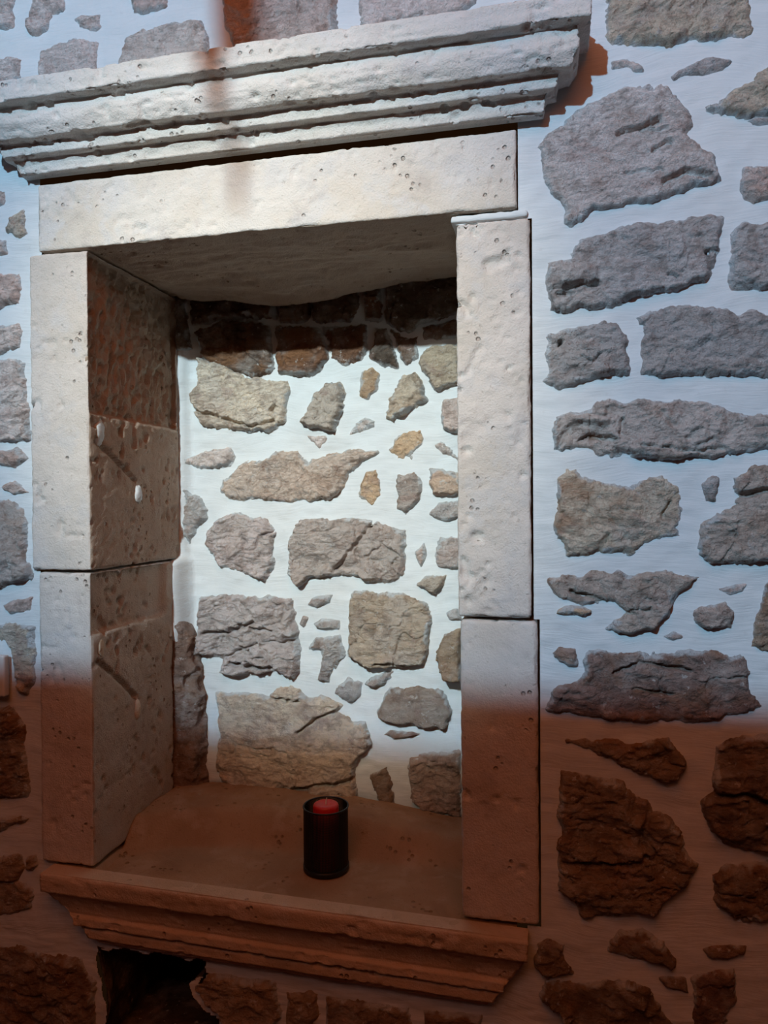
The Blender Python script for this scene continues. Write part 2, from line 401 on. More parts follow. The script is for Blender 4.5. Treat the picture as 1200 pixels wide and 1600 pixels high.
W([(868,747),(888,733),(900,732),(907,743),(933,752),(983,762),(997,752),(1033,742),(1042,747),(1063,760),(1067,800),(1060,833),(1033,840),(1000,857),(990,867),(957,862),(923,868),(887,868),(877,847),(863,820),(870,800)], BE, .012, rust=.6, flat=.6, cracks=[([(1060,770),(1045,785),(1035,808)], .004, .006)], label='beige stone with orange rust on its left edge')
W([(1097,757),(1113,743),(1125,747),(1123,760),(1118,785),(1103,783)], G, .010)
W([(1143,745),(1167,740),(1173,728),(1215,726),(1215,876),(1177,878),(1153,880),(1133,882),(1110,880),(1090,867),(1093,820),(1113,807),(1143,795),(1147,777)], (.44,.38,.33), .020, rust=.35, flat=.5, cracks=[([(1150,775),(1175,772),(1215,760)], .006, .01)], label='thick grey brown stone at the right edge')
W([(855,902),(887,900),(933,893),(970,888),(980,897),(1007,893),(1040,887),(1067,897),(1093,902),(1080,913),(1060,927),(1047,960),(1037,968),(1027,980),(1000,988),(967,990),(947,983),(957,970),(987,958),(960,943),(930,940),(917,943),(873,937),(860,917)], (.45,.39,.34), .013, rust=.3, flat=.55, cracks=[([(895,925),(940,937),(985,958)], .005, .008), ([(985,952),(1015,951)], .003, .006)], label='ragged grey brown stone with chipped underside')
W([(870,953),(883,945),(910,947),(927,955),(913,964),(870,958)], OR, .010, rust=.7, label='small orange brown sliver')
W([(1082,953),(1093,948),(1133,940),(1147,957),(1142,980),(1100,982),(1083,975)], (.42,.35,.31), .013, rust=.25)
W([(1120,920),(1147,912),(1167,912),(1160,925),(1140,931)], PK, .004)
W([(1037,995),(1053,988),(1067,995),(1050,1001)], PK, .005)
W([(1215,900),(1195,913),(1188,950),(1177,983),(1173,1010),(1190,1016),(1215,1017)], TA, .014, rust=.5)
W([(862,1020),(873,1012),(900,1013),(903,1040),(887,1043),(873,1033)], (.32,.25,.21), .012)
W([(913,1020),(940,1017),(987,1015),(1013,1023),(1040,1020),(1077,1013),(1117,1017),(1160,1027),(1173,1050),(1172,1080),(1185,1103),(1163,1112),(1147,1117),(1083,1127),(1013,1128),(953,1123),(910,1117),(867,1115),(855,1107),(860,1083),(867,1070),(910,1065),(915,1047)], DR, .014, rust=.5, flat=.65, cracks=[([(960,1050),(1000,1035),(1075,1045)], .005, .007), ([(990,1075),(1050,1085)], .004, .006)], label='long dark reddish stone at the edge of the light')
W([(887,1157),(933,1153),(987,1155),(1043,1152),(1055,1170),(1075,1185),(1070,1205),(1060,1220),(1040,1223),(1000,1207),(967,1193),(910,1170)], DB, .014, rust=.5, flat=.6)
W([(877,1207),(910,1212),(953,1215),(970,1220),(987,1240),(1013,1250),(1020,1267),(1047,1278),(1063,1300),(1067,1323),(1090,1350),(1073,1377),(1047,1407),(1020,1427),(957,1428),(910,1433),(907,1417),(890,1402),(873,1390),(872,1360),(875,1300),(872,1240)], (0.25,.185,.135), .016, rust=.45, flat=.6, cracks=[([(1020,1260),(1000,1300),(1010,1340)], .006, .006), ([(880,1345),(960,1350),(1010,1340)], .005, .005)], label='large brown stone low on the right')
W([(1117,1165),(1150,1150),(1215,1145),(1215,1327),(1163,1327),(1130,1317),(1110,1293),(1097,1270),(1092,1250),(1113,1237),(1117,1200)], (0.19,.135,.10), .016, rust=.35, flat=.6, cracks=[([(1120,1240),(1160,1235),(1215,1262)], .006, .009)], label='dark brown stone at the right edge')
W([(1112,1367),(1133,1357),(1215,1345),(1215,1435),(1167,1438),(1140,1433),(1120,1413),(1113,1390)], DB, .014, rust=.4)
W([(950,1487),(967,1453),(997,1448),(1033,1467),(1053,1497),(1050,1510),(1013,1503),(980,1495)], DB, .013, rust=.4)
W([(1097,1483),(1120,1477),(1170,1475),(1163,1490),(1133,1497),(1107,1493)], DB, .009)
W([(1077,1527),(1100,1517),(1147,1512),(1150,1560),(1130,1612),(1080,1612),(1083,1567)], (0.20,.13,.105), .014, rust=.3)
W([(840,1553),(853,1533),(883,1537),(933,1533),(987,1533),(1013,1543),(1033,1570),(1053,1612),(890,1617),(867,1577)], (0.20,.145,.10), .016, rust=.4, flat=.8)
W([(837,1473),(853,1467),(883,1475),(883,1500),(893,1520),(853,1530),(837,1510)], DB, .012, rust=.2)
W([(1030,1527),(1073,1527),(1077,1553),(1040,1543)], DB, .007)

# the same masonry goes on beyond both sides of the frame
mrng = random.Random(7)
for x0_, x1_ in ((-1.66, -1.135), (0.385, 0.90)):
    zz = 0.42
    while zz < 2.45:
        hh = mrng.uniform(.15, .27); xx = x0_ + mrng.uniform(0, .05)
        while xx < x1_ - .12:
            ww = min(mrng.uniform(.20, .40), x1_ - xx)
            a, b, c_, d_ = xx, xx + ww, zz, zz + hh
            q = lambda s_: mrng.uniform(0, s_)
            pl = [(a + q(.02), c_ + q(.03)), ((a + b) / 2, c_ - q(.01)), (b - q(.03), c_ + q(.03)), (b - q(.01), (c_ + d_) / 2), (b - q(.05), d_ - q(.03)), ((a + b) / 2, d_ - q(.02)), (a + q(.05), d_ - q(.04)), (a + q(.02), (c_ + d_) / 2)]
            W(None, mrng.choice((G, GD, BE, PK, LP)), .013, rust=mrng.uniform(.1, .5), world=pl, res=.004)
            xx += ww + .035
        zz += hh + .035

# above the cornice
W([(-10,-18),(25,-12),(21,17),(21,42),(8,47),(-10,43)], LP, .010, rust=.15)
W([(51,8),(57,-14),(99,-14),(101,14),(82,25),(76,48),(51,57),(42,48),(42,34)], LP, .010, rust=.3)
W([(116,31),(125,23),(159,21),(157,42),(150,50),(125,44)], LP, .008, rust=.25)
W([(204,-14),(210,20),(224,23),(244,21),(263,11),(261,-14)], PK, .012, rust=.2)
W([(-10,91),(17,88),(37,93),(35,125),(6,131),(-10,145)], LP, .008)
W([(62,82),(93,68),(125,61),(154,66),(150,115),(93,132),(66,140),(61,113)], LP, .008, rust=.1, flat=.35, label='pale stone left above the cornice')
W([(198,59),(215,51),(244,42),(289,30),(314,34),(326,62),(325,92),(289,105),(181,124),(187,91)], (.66,.60,.55), .009, rust=.15, flat=.4, label='pale pitted stone above the cornice')
W([(344,-18),(527,-18),(527,27),(524,61),(488,76),(434,84),(398,88),(371,88),(360,60),(350,30)], PK, .011, rust=.3, flat=.55, label='wide pinkish stone above the cornice')
W([(560,-18),(760,-18),(735,16),(690,34),(640,47),(590,60),(566,48)], LP, .009, rust=.1, cracks=[([(600,35),(640,30),(660,24)], .003, .005)])

# left of the niche
W([(-10,297),(8,300),(9,310),(6,320),(-10,325)], LP, .008)
W([(10,362),(15,340),(37,328),(42,365),(31,372)], BE, .008, rust=.2)
W([(-10,375),(8,377),(11,396),(-10,400)], LP, .006)
W([(-10,430),(27,430),(31,455),(27,472),(10,480),(-10,485)], PK, .012, rust=.25)
W([(-10,510),(32,507),(37,517),(32,542),(10,552),(-10,555)], LP, .011)
W([(-10,570),(27,557),(40,567),(41,605),(45,655),(44,685),(20,690),(-10,690)], LP, .013, rust=.15, flat=.7, label='tall pinkish stone at the left edge')
W([(-10,703),(6,703),(27,701),(42,716),(24,730),(-10,725)], PK, .008)
W([(5,760),(12,755),(24,752),(48,770),(24,774),(9,766)], PK, .011, rust=.5)
W([(-10,784),(15,778),(39,796),(45,826),(42,874),(52,883),(48,904),(-10,922)], (.50,.45,.415), .014, flat=.7)
W([(4,946),(27,937),(50,934),(45,952),(15,961)], PK, .006)
W([(-10,979),(24,973),(54,979),(50,1000),(54,1018),(54,1060),(45,1087),(30,1078),(20,1030),(11,1000),(-10,1000)], BE, .010, rust=.3)
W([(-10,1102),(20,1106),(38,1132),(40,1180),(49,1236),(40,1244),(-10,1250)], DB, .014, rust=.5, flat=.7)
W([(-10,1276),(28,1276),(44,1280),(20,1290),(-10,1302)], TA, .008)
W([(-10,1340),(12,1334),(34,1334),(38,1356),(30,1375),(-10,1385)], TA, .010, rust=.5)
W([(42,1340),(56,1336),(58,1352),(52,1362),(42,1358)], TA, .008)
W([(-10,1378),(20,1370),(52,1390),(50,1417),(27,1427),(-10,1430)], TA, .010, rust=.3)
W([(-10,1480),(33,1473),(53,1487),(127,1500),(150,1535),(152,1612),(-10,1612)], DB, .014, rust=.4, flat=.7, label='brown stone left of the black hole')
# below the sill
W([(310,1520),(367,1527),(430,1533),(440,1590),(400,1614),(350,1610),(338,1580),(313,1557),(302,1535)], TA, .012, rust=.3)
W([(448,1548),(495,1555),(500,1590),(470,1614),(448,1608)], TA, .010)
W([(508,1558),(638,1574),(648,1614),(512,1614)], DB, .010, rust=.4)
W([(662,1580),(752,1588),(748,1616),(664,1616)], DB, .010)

# inside the niche: its top shade is partly painted into these stones' dark colours
SHADE_B = (0.13, .085, .06); SHADE_R = (0.17, .09, .055)
NS([(304,520),(345,503),(395,501),(424,508),(428,555),(426,582),(400,590),(360,578),(318,558)], SHADE_B, .018, rust=.6, label='rusty stone darkened as shade under the lintel')
NS([(432,510),(470,508),(500,514),(514,560),(502,582),(470,588),(434,586)], SHADE_R, .018, rust=.6)
NS([(298,450),(345,436),(428,436),(434,470),(432,500),(380,498),(345,498),(300,512)], SHADE_B, .02, rust=.2)
NS([(437,440),(486,438),(488,470),(484,504),(460,505),(438,504)], SHADE_B, .016, rust=.3)
NS([(490,438),(562,434),(564,485),(545,502),(512,506),(490,500)], SHADE_B, .016, rust=.3)
NS([(506,512),(545,508),(574,508),(574,545),(560,562),(540,568),(518,560)], SHADE_R, .012, rust=.2)
NS([(566,434),(598,434),(598,503),(570,504)], SHADE_R, .016, rust=.5)
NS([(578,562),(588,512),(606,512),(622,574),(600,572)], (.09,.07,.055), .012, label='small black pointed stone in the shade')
NS([(602,434),(640,426),(724,420),(724,492),(660,508),(640,524),(606,508),(602,482)], SHADE_B, .022, rust=.2)
NS([(612,516),(640,528),(656,522),(655,560),(636,572),(625,560)], SHADE_B, .012)
NS([(660,512),(724,496),(724,528),(684,534),(660,536)], SHADE_R, .012)
NS([(280,462),(295,452),(296,520),(302,545),(282,552)], SHADE_B, .012)
# in the light
NS([(311,560),(337,567),(382,588),(450,595),(454,620),(446,660),(420,674),(382,674),(315,667),(306,639),(298,616),(312,605)], (.68,.60,.49), .024, rust=.2, flat=.4, cracks=[([(308,642),(350,655),(395,666),(430,660)], .005, .011), ([(425,642),(434,636)], .005, .010)], label='large cream stone below the shade line')
NS([(472,661),(495,612),(510,597),(532,597),(540,614),(536,639),(525,676),(510,674),(487,669)], (.50,.45,.39), .036, rust=.1, flat=.2, label='tilted grey stone standing out of the mortar')
NS([(477,680),(510,680),(514,686),(499,700)], LP, .008)
NS([(562,612),(566,582),(581,575),(591,586),(589,612),(574,626),(562,620)], (.46,.33,.215), .010, flat=.25, label='small brown oval stone')
NS([(604,642),(619,605),(630,586),(649,582),(664,609),(669,627),(637,646),(615,659),(604,654)], BE, .022, rust=.2, flat=.6)
NS([(656,575),(660,549),(682,539),(722,541),(722,601),(679,612),(671,590),(658,582)], (.48,.40,.30), .026, rust=.25, flat=.4)
NS([(546,680),(555,661),(570,652),(589,656),(585,667),(566,674)], LP, .010, flat=.7)
NS([(607,704),(622,680),(660,667),(662,680),(656,702),(645,717),(622,716)], OR, .012, rust=.1, flat=.35, label='light orange brown stone')
NS([(690,650),(694,624),(722,618),(722,676),(692,674)], PK, .030, rust=.2, flat=.3)
NS([(677,695),(690,691),(705,702),(722,725),(706,714),(690,708)], LP, .016)
NS([(292,717),(319,706),(360,699),(367,714),(356,727),(315,732),(294,725)], LP, .018, rust=.1, flat=.6)
NS([(349,751),(379,725),(420,717),(431,706),(465,704),(480,725),(502,714),(547,702),(592,706),(570,721),(547,740),(538,766),(517,781),(450,787),(420,783),(360,777),(347,766)], (.60,.50,.42), .017, rust=.35, flat=.45, label='long low beige stone in the middle of the niche')
NS([(559,777),(570,736),(589,731),(596,747),(594,774),(583,792)], OR, .010, rust=.1, flat=.3)
NS([(619,740),(649,736),(658,751),(658,781),(634,804),(619,796),(622,770)], (.44,.40,.37), .016, flat=.5)
NS([(671,732),(694,732),(722,744),(722,774),(675,774),(671,751)], (.56,.42,.32), .024, rust=.4, flat=.3)
NS([(673,804),(686,785),(722,783),(722,808),(694,815)], G, .012)
NS([(292,766),(315,781),(325,796),(322,811),(307,826),(298,852),(290,830)], G, .018, flat=.6)
NS([(326,834),(341,811),(371,802),(420,809),(431,830),(426,890),(414,907),(379,896),(345,886),(330,867),(321,849)], (.54,.48,.465), .020, rust=.1, flat=.6, cracks=[([(408,838),(430,832)], .004, .01)], label='pinkish grey stone low in the niche light')
NS([(456,826),(469,811),(514,809),(555,809),(592,815),(630,830),(634,867),(630,901),(611,911),(577,911),(562,899),(510,899),(484,905),(467,916),(448,897),(452,867)], (.47,.415,.38), .024, rust=.15, flat=.5, cracks=[([(585,815),(565,840),(545,868),(525,890)], .006, .010), ([(575,870),(600,850),(625,868)], .004, .005)], label='large grey brown stone with diagonal ridge')
NS([(649,864),(662,849),(666,864),(658,884)], PK, .010)
NS([(679,871),(686,837),(722,839),(722,890),(681,886)], (.50,.44,.42), .014, flat=.3)
NS([(652,914),(667,901),(697,899),(694,916),(679,930)], (.45,.40,.34), .026, flat=.2)
NS([(696,957),(714,952),(722,969),(701,969)], G, .016)
NS([(315,934),(345,928),(420,932),(459,937),(461,975),(469,1012),(472,1042),(461,1059),(427,1048),(394,1054),(371,1057),(345,1050),(352,1027),(304,1024),(306,994)], (.48,.44,.43), .026, rust=.1, flat=.55, cracks=[([(322,987),(360,985),(400,970)], .005, .010), ([(395,980),(425,985)], .005, .008), ([(352,1027),(380,1012),(405,1005)], .004, .007), ([(365,1035),(395,1040),(440,1045)], .007, .012)], label='large rough grey stone with two dark clefts')
NS([(480,945),(491,932),(519,930),(514,941),(495,949)], GD, .012)
NS([(469,975),(474,964),(480,966),(474,981)], GD, .010)
NS([(491,975),(502,969),(529,971),(529,982),(495,982)], GD, .010)
NS([(484,1012),(495,999),(529,994),(538,1024),(521,1050),(516,1067),(499,1061),(502,1042),(502,1016)], GD, .014, flat=.6)
NS([(529,1072),(547,1061),(564,1069),(562,1087),(547,1099),(521,1084)], GD, .012)
NS([(546,937),(555,924),(592,928),(630,928),(667,941),(673,964),(671,1012),(666,1041),(607,1042),(581,1044),(547,1024)], (.46,.385,.30), .030, rust=.15, flat=.4, cracks=[([(590,1035),(630,1038),(665,1041)], .005, .01)], label='square tan stone in the niche')
NS([(570,1069),(585,1055),(619,1046),(600,1069),(585,1078)], GD, .014)
NS([(589,1114),(611,1076),(645,1071),(686,1074),(701,1091),(709,1114),(697,1136),(664,1134),(600,1129)], (.29,.225,.18), .022, rust=.1, flat=.25, lay=.5, label='smooth dark brown stone in the niche')
NS([(598,1147),(611,1140),(664,1146),(645,1149),(615,1154)], DR, .012)
NS([(682,1016),(694,990),(722,980),(722,1061),(694,1061),(686,1039)], (0.36,.27,.19), .045, rust=.3, flat=.2, lay=.4, label='tan stone jutting out beside the right jamb')
NS([(339,1084),(375,1082),(420,1087),(431,1074),(469,1076),(480,1087),(502,1087),(532,1102),(520,1114),(540,1121),(570,1129),(581,1159),(574,1174),(555,1192),(557,1252),(532,1249),(472,1241),(435,1243),(397,1234),(345,1222),(339,1192),(343,1140)], (.60,.50,.395), .024, rust=.3, flat=.32, cracks=[([(470,1140),(495,1120),(540,1105)], .005, .012), ([(425,1090),(470,1096)], .005, .012), ([(360,1230),(440,1236),(555,1215)], .008, .012)], label='largest tan stone at the foot of the niche')
NS([(577,1211),(604,1196),(615,1237),(619,1271),(600,1264),(585,1237)], DB, .014, flat=.3)
NS([(637,1185),(675,1174),(722,1170),(722,1275),(671,1271),(645,1249),(641,1211)], (.40,.30,.25), .018, rust=.3, flat=.5)

finish_wall(wall, *WALL_DATA); finish_wall(nwall, *NICHE_DATA)

# ------------------------------------------------------------------ dressed blocks
def rounded_box(lo, hi, r, res):
    """surface points, quads and normals of a box with rounded edges"""
    lo = np.array(lo, float); hi = np.array(hi, float)
    ns = [max(2, int(round((hi[i] - lo[i]) / res)) + 1) for i in range(3)]
    ax = [np.linspace(lo[i], hi[i], ns[i]) for i in range(3)]
    idx = {}; V = []; F = []
    full = -np.ones(ns, int)
    cnt = 0; pts = []
    def ids(i, j, k):
        nonlocal cnt
        m = full[i, j, k] < 0
        return m
    # shell index grid
    I, J, K = np.meshgrid(*[np.arange(n) for n in ns], indexing='ij')
    shell = (I == 0) | (I == ns[0] - 1) | (J == 0) | (J == ns[1] - 1) | (K == 0) | (K == ns[2] - 1)
    full[shell] = np.arange(shell.sum())
    P = np.stack([ax[0][I[shell]], ax[1][J[shell]], ax[2][K[shell]]], 1)
    Fs = []
    def side(A, flip):
        q = np.stack([A[:-1, :-1], A[1:, :-1], A[1:, 1:], A[:-1, 1:]], -1).reshape(-1, 4)
        Fs.append(q[:, ::-1] if flip else q)
    side(full[0, :, :], True); side(full[-1, :, :], False)
    side(full[:, 0, :], False); side(full[:, -1, :], True)
    side(full[:, :, 0], True); side(full[:, :, -1], False)
    F = np.concatenate(Fs)
    r = min(r, *(0.49 * (hi - lo)))
    c = np.clip(P, lo + r, hi - r); d = P - c
    n = d / (np.linalg.norm(d, axis=1, keepdims=True) + 1e-9)
    return c + n * r, F, n
def block(name, lo, hi, mat, r=0.006, res=0.0045, seed=1, disp=None, pits=1.0, origin=None, inner=None):
    P, F, n = rounded_box(lo, hi, r, res)
    d = -0.0012 * (1 + fbm(P, 30, 3, seed)) - 0.0006 * fbm(P, 120, 2, seed + 4)
    pf = vn(P, 85, seed + 7) + 0.45 * vn(P, 22, seed + 8)
    d -= pits * 0.005 * sstep(0.70, 0.95, pf)
    pf = vn(P, 42, seed + 17) + 0.5 * vn(P, 15, seed + 18)
    d -= pits * 0.006 * sstep(0.85, 1.05, pf + 0.2 * vn(P, 160, seed + 19))
    # worn, chipped arrises
    arr = sstep(0.80, 0.60, np.abs(n).max(1))
    d -= arr * 0.006 * sstep(-0.1, 0.8, fbm(P, 26, 3, seed + 9))
    P2 = P + n * d[:, None]
    if disp is not None: P2 = disp(P, P2, n)
    o_ = origin if origin is not None else ((lo[0] + hi[0]) / 2, (lo[1] + hi[1]) / 2, lo[2])
    o = link_mesh(name, P2, F, mat, origin=o_)
    if inner is not None:                              # the roughly dressed inner face has its shade painted in as browner stone
        o.data.materials.append(M_SHADED)
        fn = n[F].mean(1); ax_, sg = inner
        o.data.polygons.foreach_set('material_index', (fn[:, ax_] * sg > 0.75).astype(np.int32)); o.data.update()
    return o

# tool marks, channels and ledges of the left jamb's inner face
def at_x(x, y, Xp):
    d = CR * ((x - 600) / FPX) + CU * (-(y - 800) / FPX) + CF
    t = Xp / d[0]; p = d * t
    return np.array([Xp, p[1] - DIST, p[2] + EYE])
CH1 = [tuple(at_x(*p, NX0)[[1, 2]]) for p in [(152, 690), (185, 722), (213, 752)]]
CH2 = [tuple(at_x(*p, NX0)[[1, 2]]) for p in [(152, 1032), (185, 1060), (213, 1090)]]
LEDGE1 = at_x(215, 661, NX0)[2]; LEDGE2 = at_x(215, 974, NX0)[2]
def left_face(P, P2, n):
    m = n[:, 0] > 0.9
    y, z = P[:, 1], P[:, 2]
    rough = sstep(LEDGE1 - .001, LEDGE1 + .009, z + .002 * vn(P, 70, 297))
    Q = P.copy(); Q[:, 1] += 0.006 * fbm(P, 18, 2, 299)
    tool = ridge(Q, (1, 120, 30), 2, 301) - 0.6
    tool2 = fbm(Q, (1, 170, 60), 3, 305, 0.6)
    d = rough * (-0.0165 + 0.0062 * tool + 0.0042 * tool2) + (1 - rough) * 0.0011 * fbm(P, 90, 3, 306)
    pf = vn(P, (1, 100, 80), 310) + 0.5 * vn(P, 24, 311)
    d -= 0.006 * sstep(0.72, 0.95, pf)
    g = seg_dist(y + .002 * vn(P, 120, 320), z + .002 * vn(P, 120, 321), CH1)
    d -= 0.010 * (1 - sstep(0.003, 0.0065, g)) * (z < LEDGE1)
    d -= 0.012 * (y < 0.016) * (z < LEDGE1) * (z > CH1[0][1] - .004) * 0
    P2[:, 0] += np.where(m, d, 0)
    return P2
def left_low_face(P, P2, n):
    m = n[:, 0] > 0.9
    y, z = P[:, 1], P[:, 2]
    up = sstep(LEDGE2 - .001, LEDGE2 + .007, z + .002 * vn(P, 70, 298))
    d = up * (-0.009) * sstep(0.30, 0.27, y) + 0.0012 * fbm(P, 30, 3, 331)
    pf = vn(P, (1, 100, 85), 340) + 0.5 * vn(P, 24, 341)
    d -= 0.006 * sstep(0.72, 0.95, pf)
    g = seg_dist(y + .002 * vn(P, 120, 350), z + .002 * vn(P, 120, 351), CH2)
    d -= 0.010 * (1 - sstep(0.003, 0.0065, g))
    P2[:, 0] = np.minimum(P2[:, 0] + np.where(m, d, 0), NX0 + .0003)
    return P2
GOUGE = [tuple(at(*p)[[0, 2]]) for p in [(752, 540), (742, 555), (735, 572), (733, 584)]]
def right_face(P, P2, n):
    m = n[:, 1] < -0.9
    d = 0.004 * (1 - sstep(0.002, 0.007, seg_dist(P[:, 0] + .002 * vn(P, 80, 360), P[:, 2], GOUGE)))
    pf = vn(P, (120, 1, 120), 361) + 0.6 * vn(P, (20, 1, 20), 362)
    d += 0.0045 * sstep(0.62, 0.95, pf)
    d += 0.0016 * sstep(0.1, 0.9, fbm(P, (30, 1, 45), 4, 363, 0.65))
    P2[:, 1] += np.where(m, d, 0)
    return P2
JG = 'dressed stone jamb blocks'
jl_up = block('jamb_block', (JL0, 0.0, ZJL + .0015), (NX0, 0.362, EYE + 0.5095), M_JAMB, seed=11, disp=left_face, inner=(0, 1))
tag(jl_up, 'upper left jamb block with rough chiselled inner face', 'stone block', JG, 'thing')
zl = EYE - 0.7150
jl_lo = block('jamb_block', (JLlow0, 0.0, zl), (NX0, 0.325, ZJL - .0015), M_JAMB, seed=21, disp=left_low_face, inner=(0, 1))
tag(jl_lo, 'lower left jamb block, its lower half in orange shade', 'stone block', JG, 'thing')
jr_up = block('jamb_block', (NX1, 0.0, ZJR + .0018), (JR1, 0.30, EYE + 0.4945), M_JAMB, seed=31, pits=1.5, disp=right_face)
tag(jr_up, 'tall pitted upper right jamb block, fully lit', 'stone block', JG, 'thing')
jr_lo = block('jamb_block', (NX1 + .003, 0.001, EYE - 0.7312), (JRlow1, 0.30, ZJR - .0018), M_JAMB, seed=41, r=0.008)
tag(jr_lo, 'lower right jamb block standing on the sill in shade', 'stone block', JG, 'thing')

# mortar patches and plugs in the old bar slots of the left jamb
def lump(name, c, rad, mat, parent, seed, nu=24, nv=16, rough=0.12):
    th = np.linspace(0, 2 * np.pi, nu, endpoint=False); ph = np.linspace(-np.pi / 2, np.pi / 2, nv)
    T, Ph = np.meshgrid(th, ph, indexing='ij')
    D = np.stack([np.cos(Ph) * np.cos(T), np.cos(Ph) * np.sin(T), np.sin(Ph)], -1).reshape(-1, 3)
    P = D * (1 + rough * fbm(D, 2.2, 3, seed)[:, None]) * np.array(rad) + np.array(c)
    F = []
    for i in range(nu):
        for j in range(nv - 1):
            a, b = i * nv + j, ((i + 1) % nu) * nv + j
            F.append((a, b, b + 1, a + 1))
    return link_mesh(name, P, F, mat, parent, origin=c)
c = at_x(216, 772, NX0); o = lump('mortar_plug', (NX0 - .002, c[1], c[2]), (.009, .014, .020), M_MORTAR, jl_up, 401); o['label'] = 'white mortar plug at the end of the slot'
c = at_x(215, 1109, NX0); o = lump('mortar_plug', (NX0 - .002, c[1], c[2]), (.007, .011, .022), M_SILL, jl_lo, 402); o['label'] = 'pale mortar plug at the end of the slot'
c = at_x(158, 671, NX0); o = lump('mortar_patch', (NX0 - .008, max(c[1], .014), c[2] - .004), (.010, .017, .029), M_MORTAR, jl_up, 403); o['label'] = 'white mortar patch at the front edge'
c = at_x(158, 1010, NX0); o = lump('mortar_patch', (NX0 - .006, max(c[1], .014), c[2] - .004), (.009, .012, .026), M_SILL, jl_lo, 404); o['label'] = 'pale mortar patch at the front edge'

# lintel, with the rough swelling of its underside toward the back
def lint_face(P, P2, n):
    m = n[:, 2] < -0.9
    x, y = P[:, 0], P[:, 1]
    sag = 0.040 * np.exp(-((x + 0.60) / 0.20) ** 2) * sstep(0.22, 0.34, y)
    d = -sag - 0.006 * fbm(P, (6, 22, 1), 3, 501) * sstep(0.02, .1, y) - 0.003 * ridge(P, (14, 50, 1), 2, 503) * sstep(0.02, .1, y)
    d = d + 0.004 * sstep(0.0, .9, fbm(P, (18, 1, 1), 3, 505)) * sstep(0.05, 0.0, y)
    P2[:, 2] += np.where(m, np.minimum(d, 0.004), 0) * sstep(NX0 + 0.0, NX0 + .02, x) * sstep(NX1 - 0.0, NX1 - .02, x)
    return P2
lintel = block('lintel', (LINT[0], -0.002, LINT[2]), (LINT[1], 0.355, LINT[3]), M_LINTEL, r=0.005, seed=51, disp=lint_face, pits=.6, inner=(2, -1))
tag(lintel, 'long pale stone lintel over the niche opening', 'lintel', kind='thing')

# mouldings -----------------------------------------------------------------
def resample(prof, step):
    out = [prof[0]]
    for a, b in zip(prof[:-1], prof[1:]):
        L = math.dist(a, b); k = max(1, int(round(L / step)))
        for i in range(1, k + 1):
            out.append(tuple(a[j] + (b[j] - a[j]) * i / k for j in range(len(a))))
    return np.array(out)
def moulding(name, prof, y_back, mat, seed, res=0.0045, zshift=None, wear=0.85):
    """prof rows: (projection, z, x_left, x_right); swept along the wall, the ends returning to it"""
    pr = resample(prof, 0.0035)
    n = len(pr)
    xl, xr = pr[:, 2].min(), pr[:, 3].max()
    ns = int((xr - xl) / res); s = np.linspace(0, 1, ns)
    kr = 26
    cols = []
    for p, z, a, b in pr:
        ret = np.linspace(0, 1, kr, endpoint=False)
        L = np.stack([np.full(kr, a), y_back + (-p - y_back) * ret, np.full(kr, z)], 1)
        R = np.stack([np.full(kr, b), -p + (y_back + p) * (ret + 1 / kr), np.full(kr, z)], 1)
        Mid = np.stack([a + (b - a) * s, np.full(ns, -p), np.full(ns, z)], 1)
        cols.append(np.concatenate([L, Mid, R]))
    A = np.stack(cols)                                 # n x m x 3
    m = A.shape[1]
    F = grid_faces(n, m)
    V = A.reshape(-1, 3)
    # outward normals
    dU = np.gradient(A, axis=0); dV = np.gradient(A, axis=1)
    N = np.cross(dU, dV).reshape(-1, 3); ln = np.linalg.norm(N, axis=1, keepdims=True)
    N = np.where(ln > 1e-12, N / (ln + 1e-12), 0)
    k = (0 if n < 2 else n // 2) * m + m // 2
    if N[k, 1] > 0: N = -N; F = F[:, ::-1]
    d = -0.0012 * (1 + fbm(V, 28, 3, seed)) - 0.0008 * fbm(V, (30, 110, 110), 3, seed + 3)
    pf = vn(V, 58, seed + 7) + 0.4 * vn(V, 19, seed + 8)
    d -= 0.0065 * sstep(0.60, 0.82, pf)
    d -= 0.004 * sstep(0.62, 0.9, vn(V, 120, seed + 21) + 0.5 * vn(V, 16, seed + 22))
    d -= 0.0025 * sstep(0.45, 0.9, fbm(V, 22, 3, seed + 12))
    d -= 0.0012 * fbm(V, (22, 60, 190), 3, seed + 15)
    V = V + N * (d * wear)[:, None]
    if zshift is not None: V[:, 2] += zshift(V[:, 0])
    # back: close with the wall plane
    back = []
    base = len(V)
    ring0 = np.arange(n) * m; ring1 = ring0 + m - 1
    Fb = [[int(ring0[i]), int(ring1[i]), int(ring1[i + 1]), int(ring0[i + 1])] for i in range(n - 1)]
    top = list(range(0, m)); bot = list(range((n - 1) * m, n * m))
    faces = F.tolist() + Fb + [top, bot[::-1]]
    return V, faces
xr0, xl0 = -0.051, -0.990
def cp(p, z): return (p - .021, EYE + z * (1.321 - p) / (1.3 - p), xl0 - p, xr0 + p)
cprof = [cp(.116, .789), cp(.117, .752), cp(.114, .7495), cp(.095, .7485), cp(.095, .746)]
for i in range(0, 9):                                   # the large cyma band
    t = i / 8; cprof.append(cp(.0955 + .0045 * math.sin(t * math.pi) - .010 * t * t, .744 - .0475 * t))
cprof += [cp(.083, .695), cp(.066, .6945), cp(.065, .693), cp(.062, .675), cp(.046, .6735), cp(.045, .670), cp(.043, .668), cp(.041, .6495), cp(.036, .6485)]
V, F = moulding('stone_cornice', cprof, 0.0055, M_CORN, 61)
cornice = link_mesh('stone_cornice', V, F, M_CORN, origin=(-.5, 0, EYE + .65))
tag(cornice, 'long moulded stone cornice above the lintel', 'cornice', kind='thing')
for p in cornice.data.polygons[-2:]: p.use_smooth = False

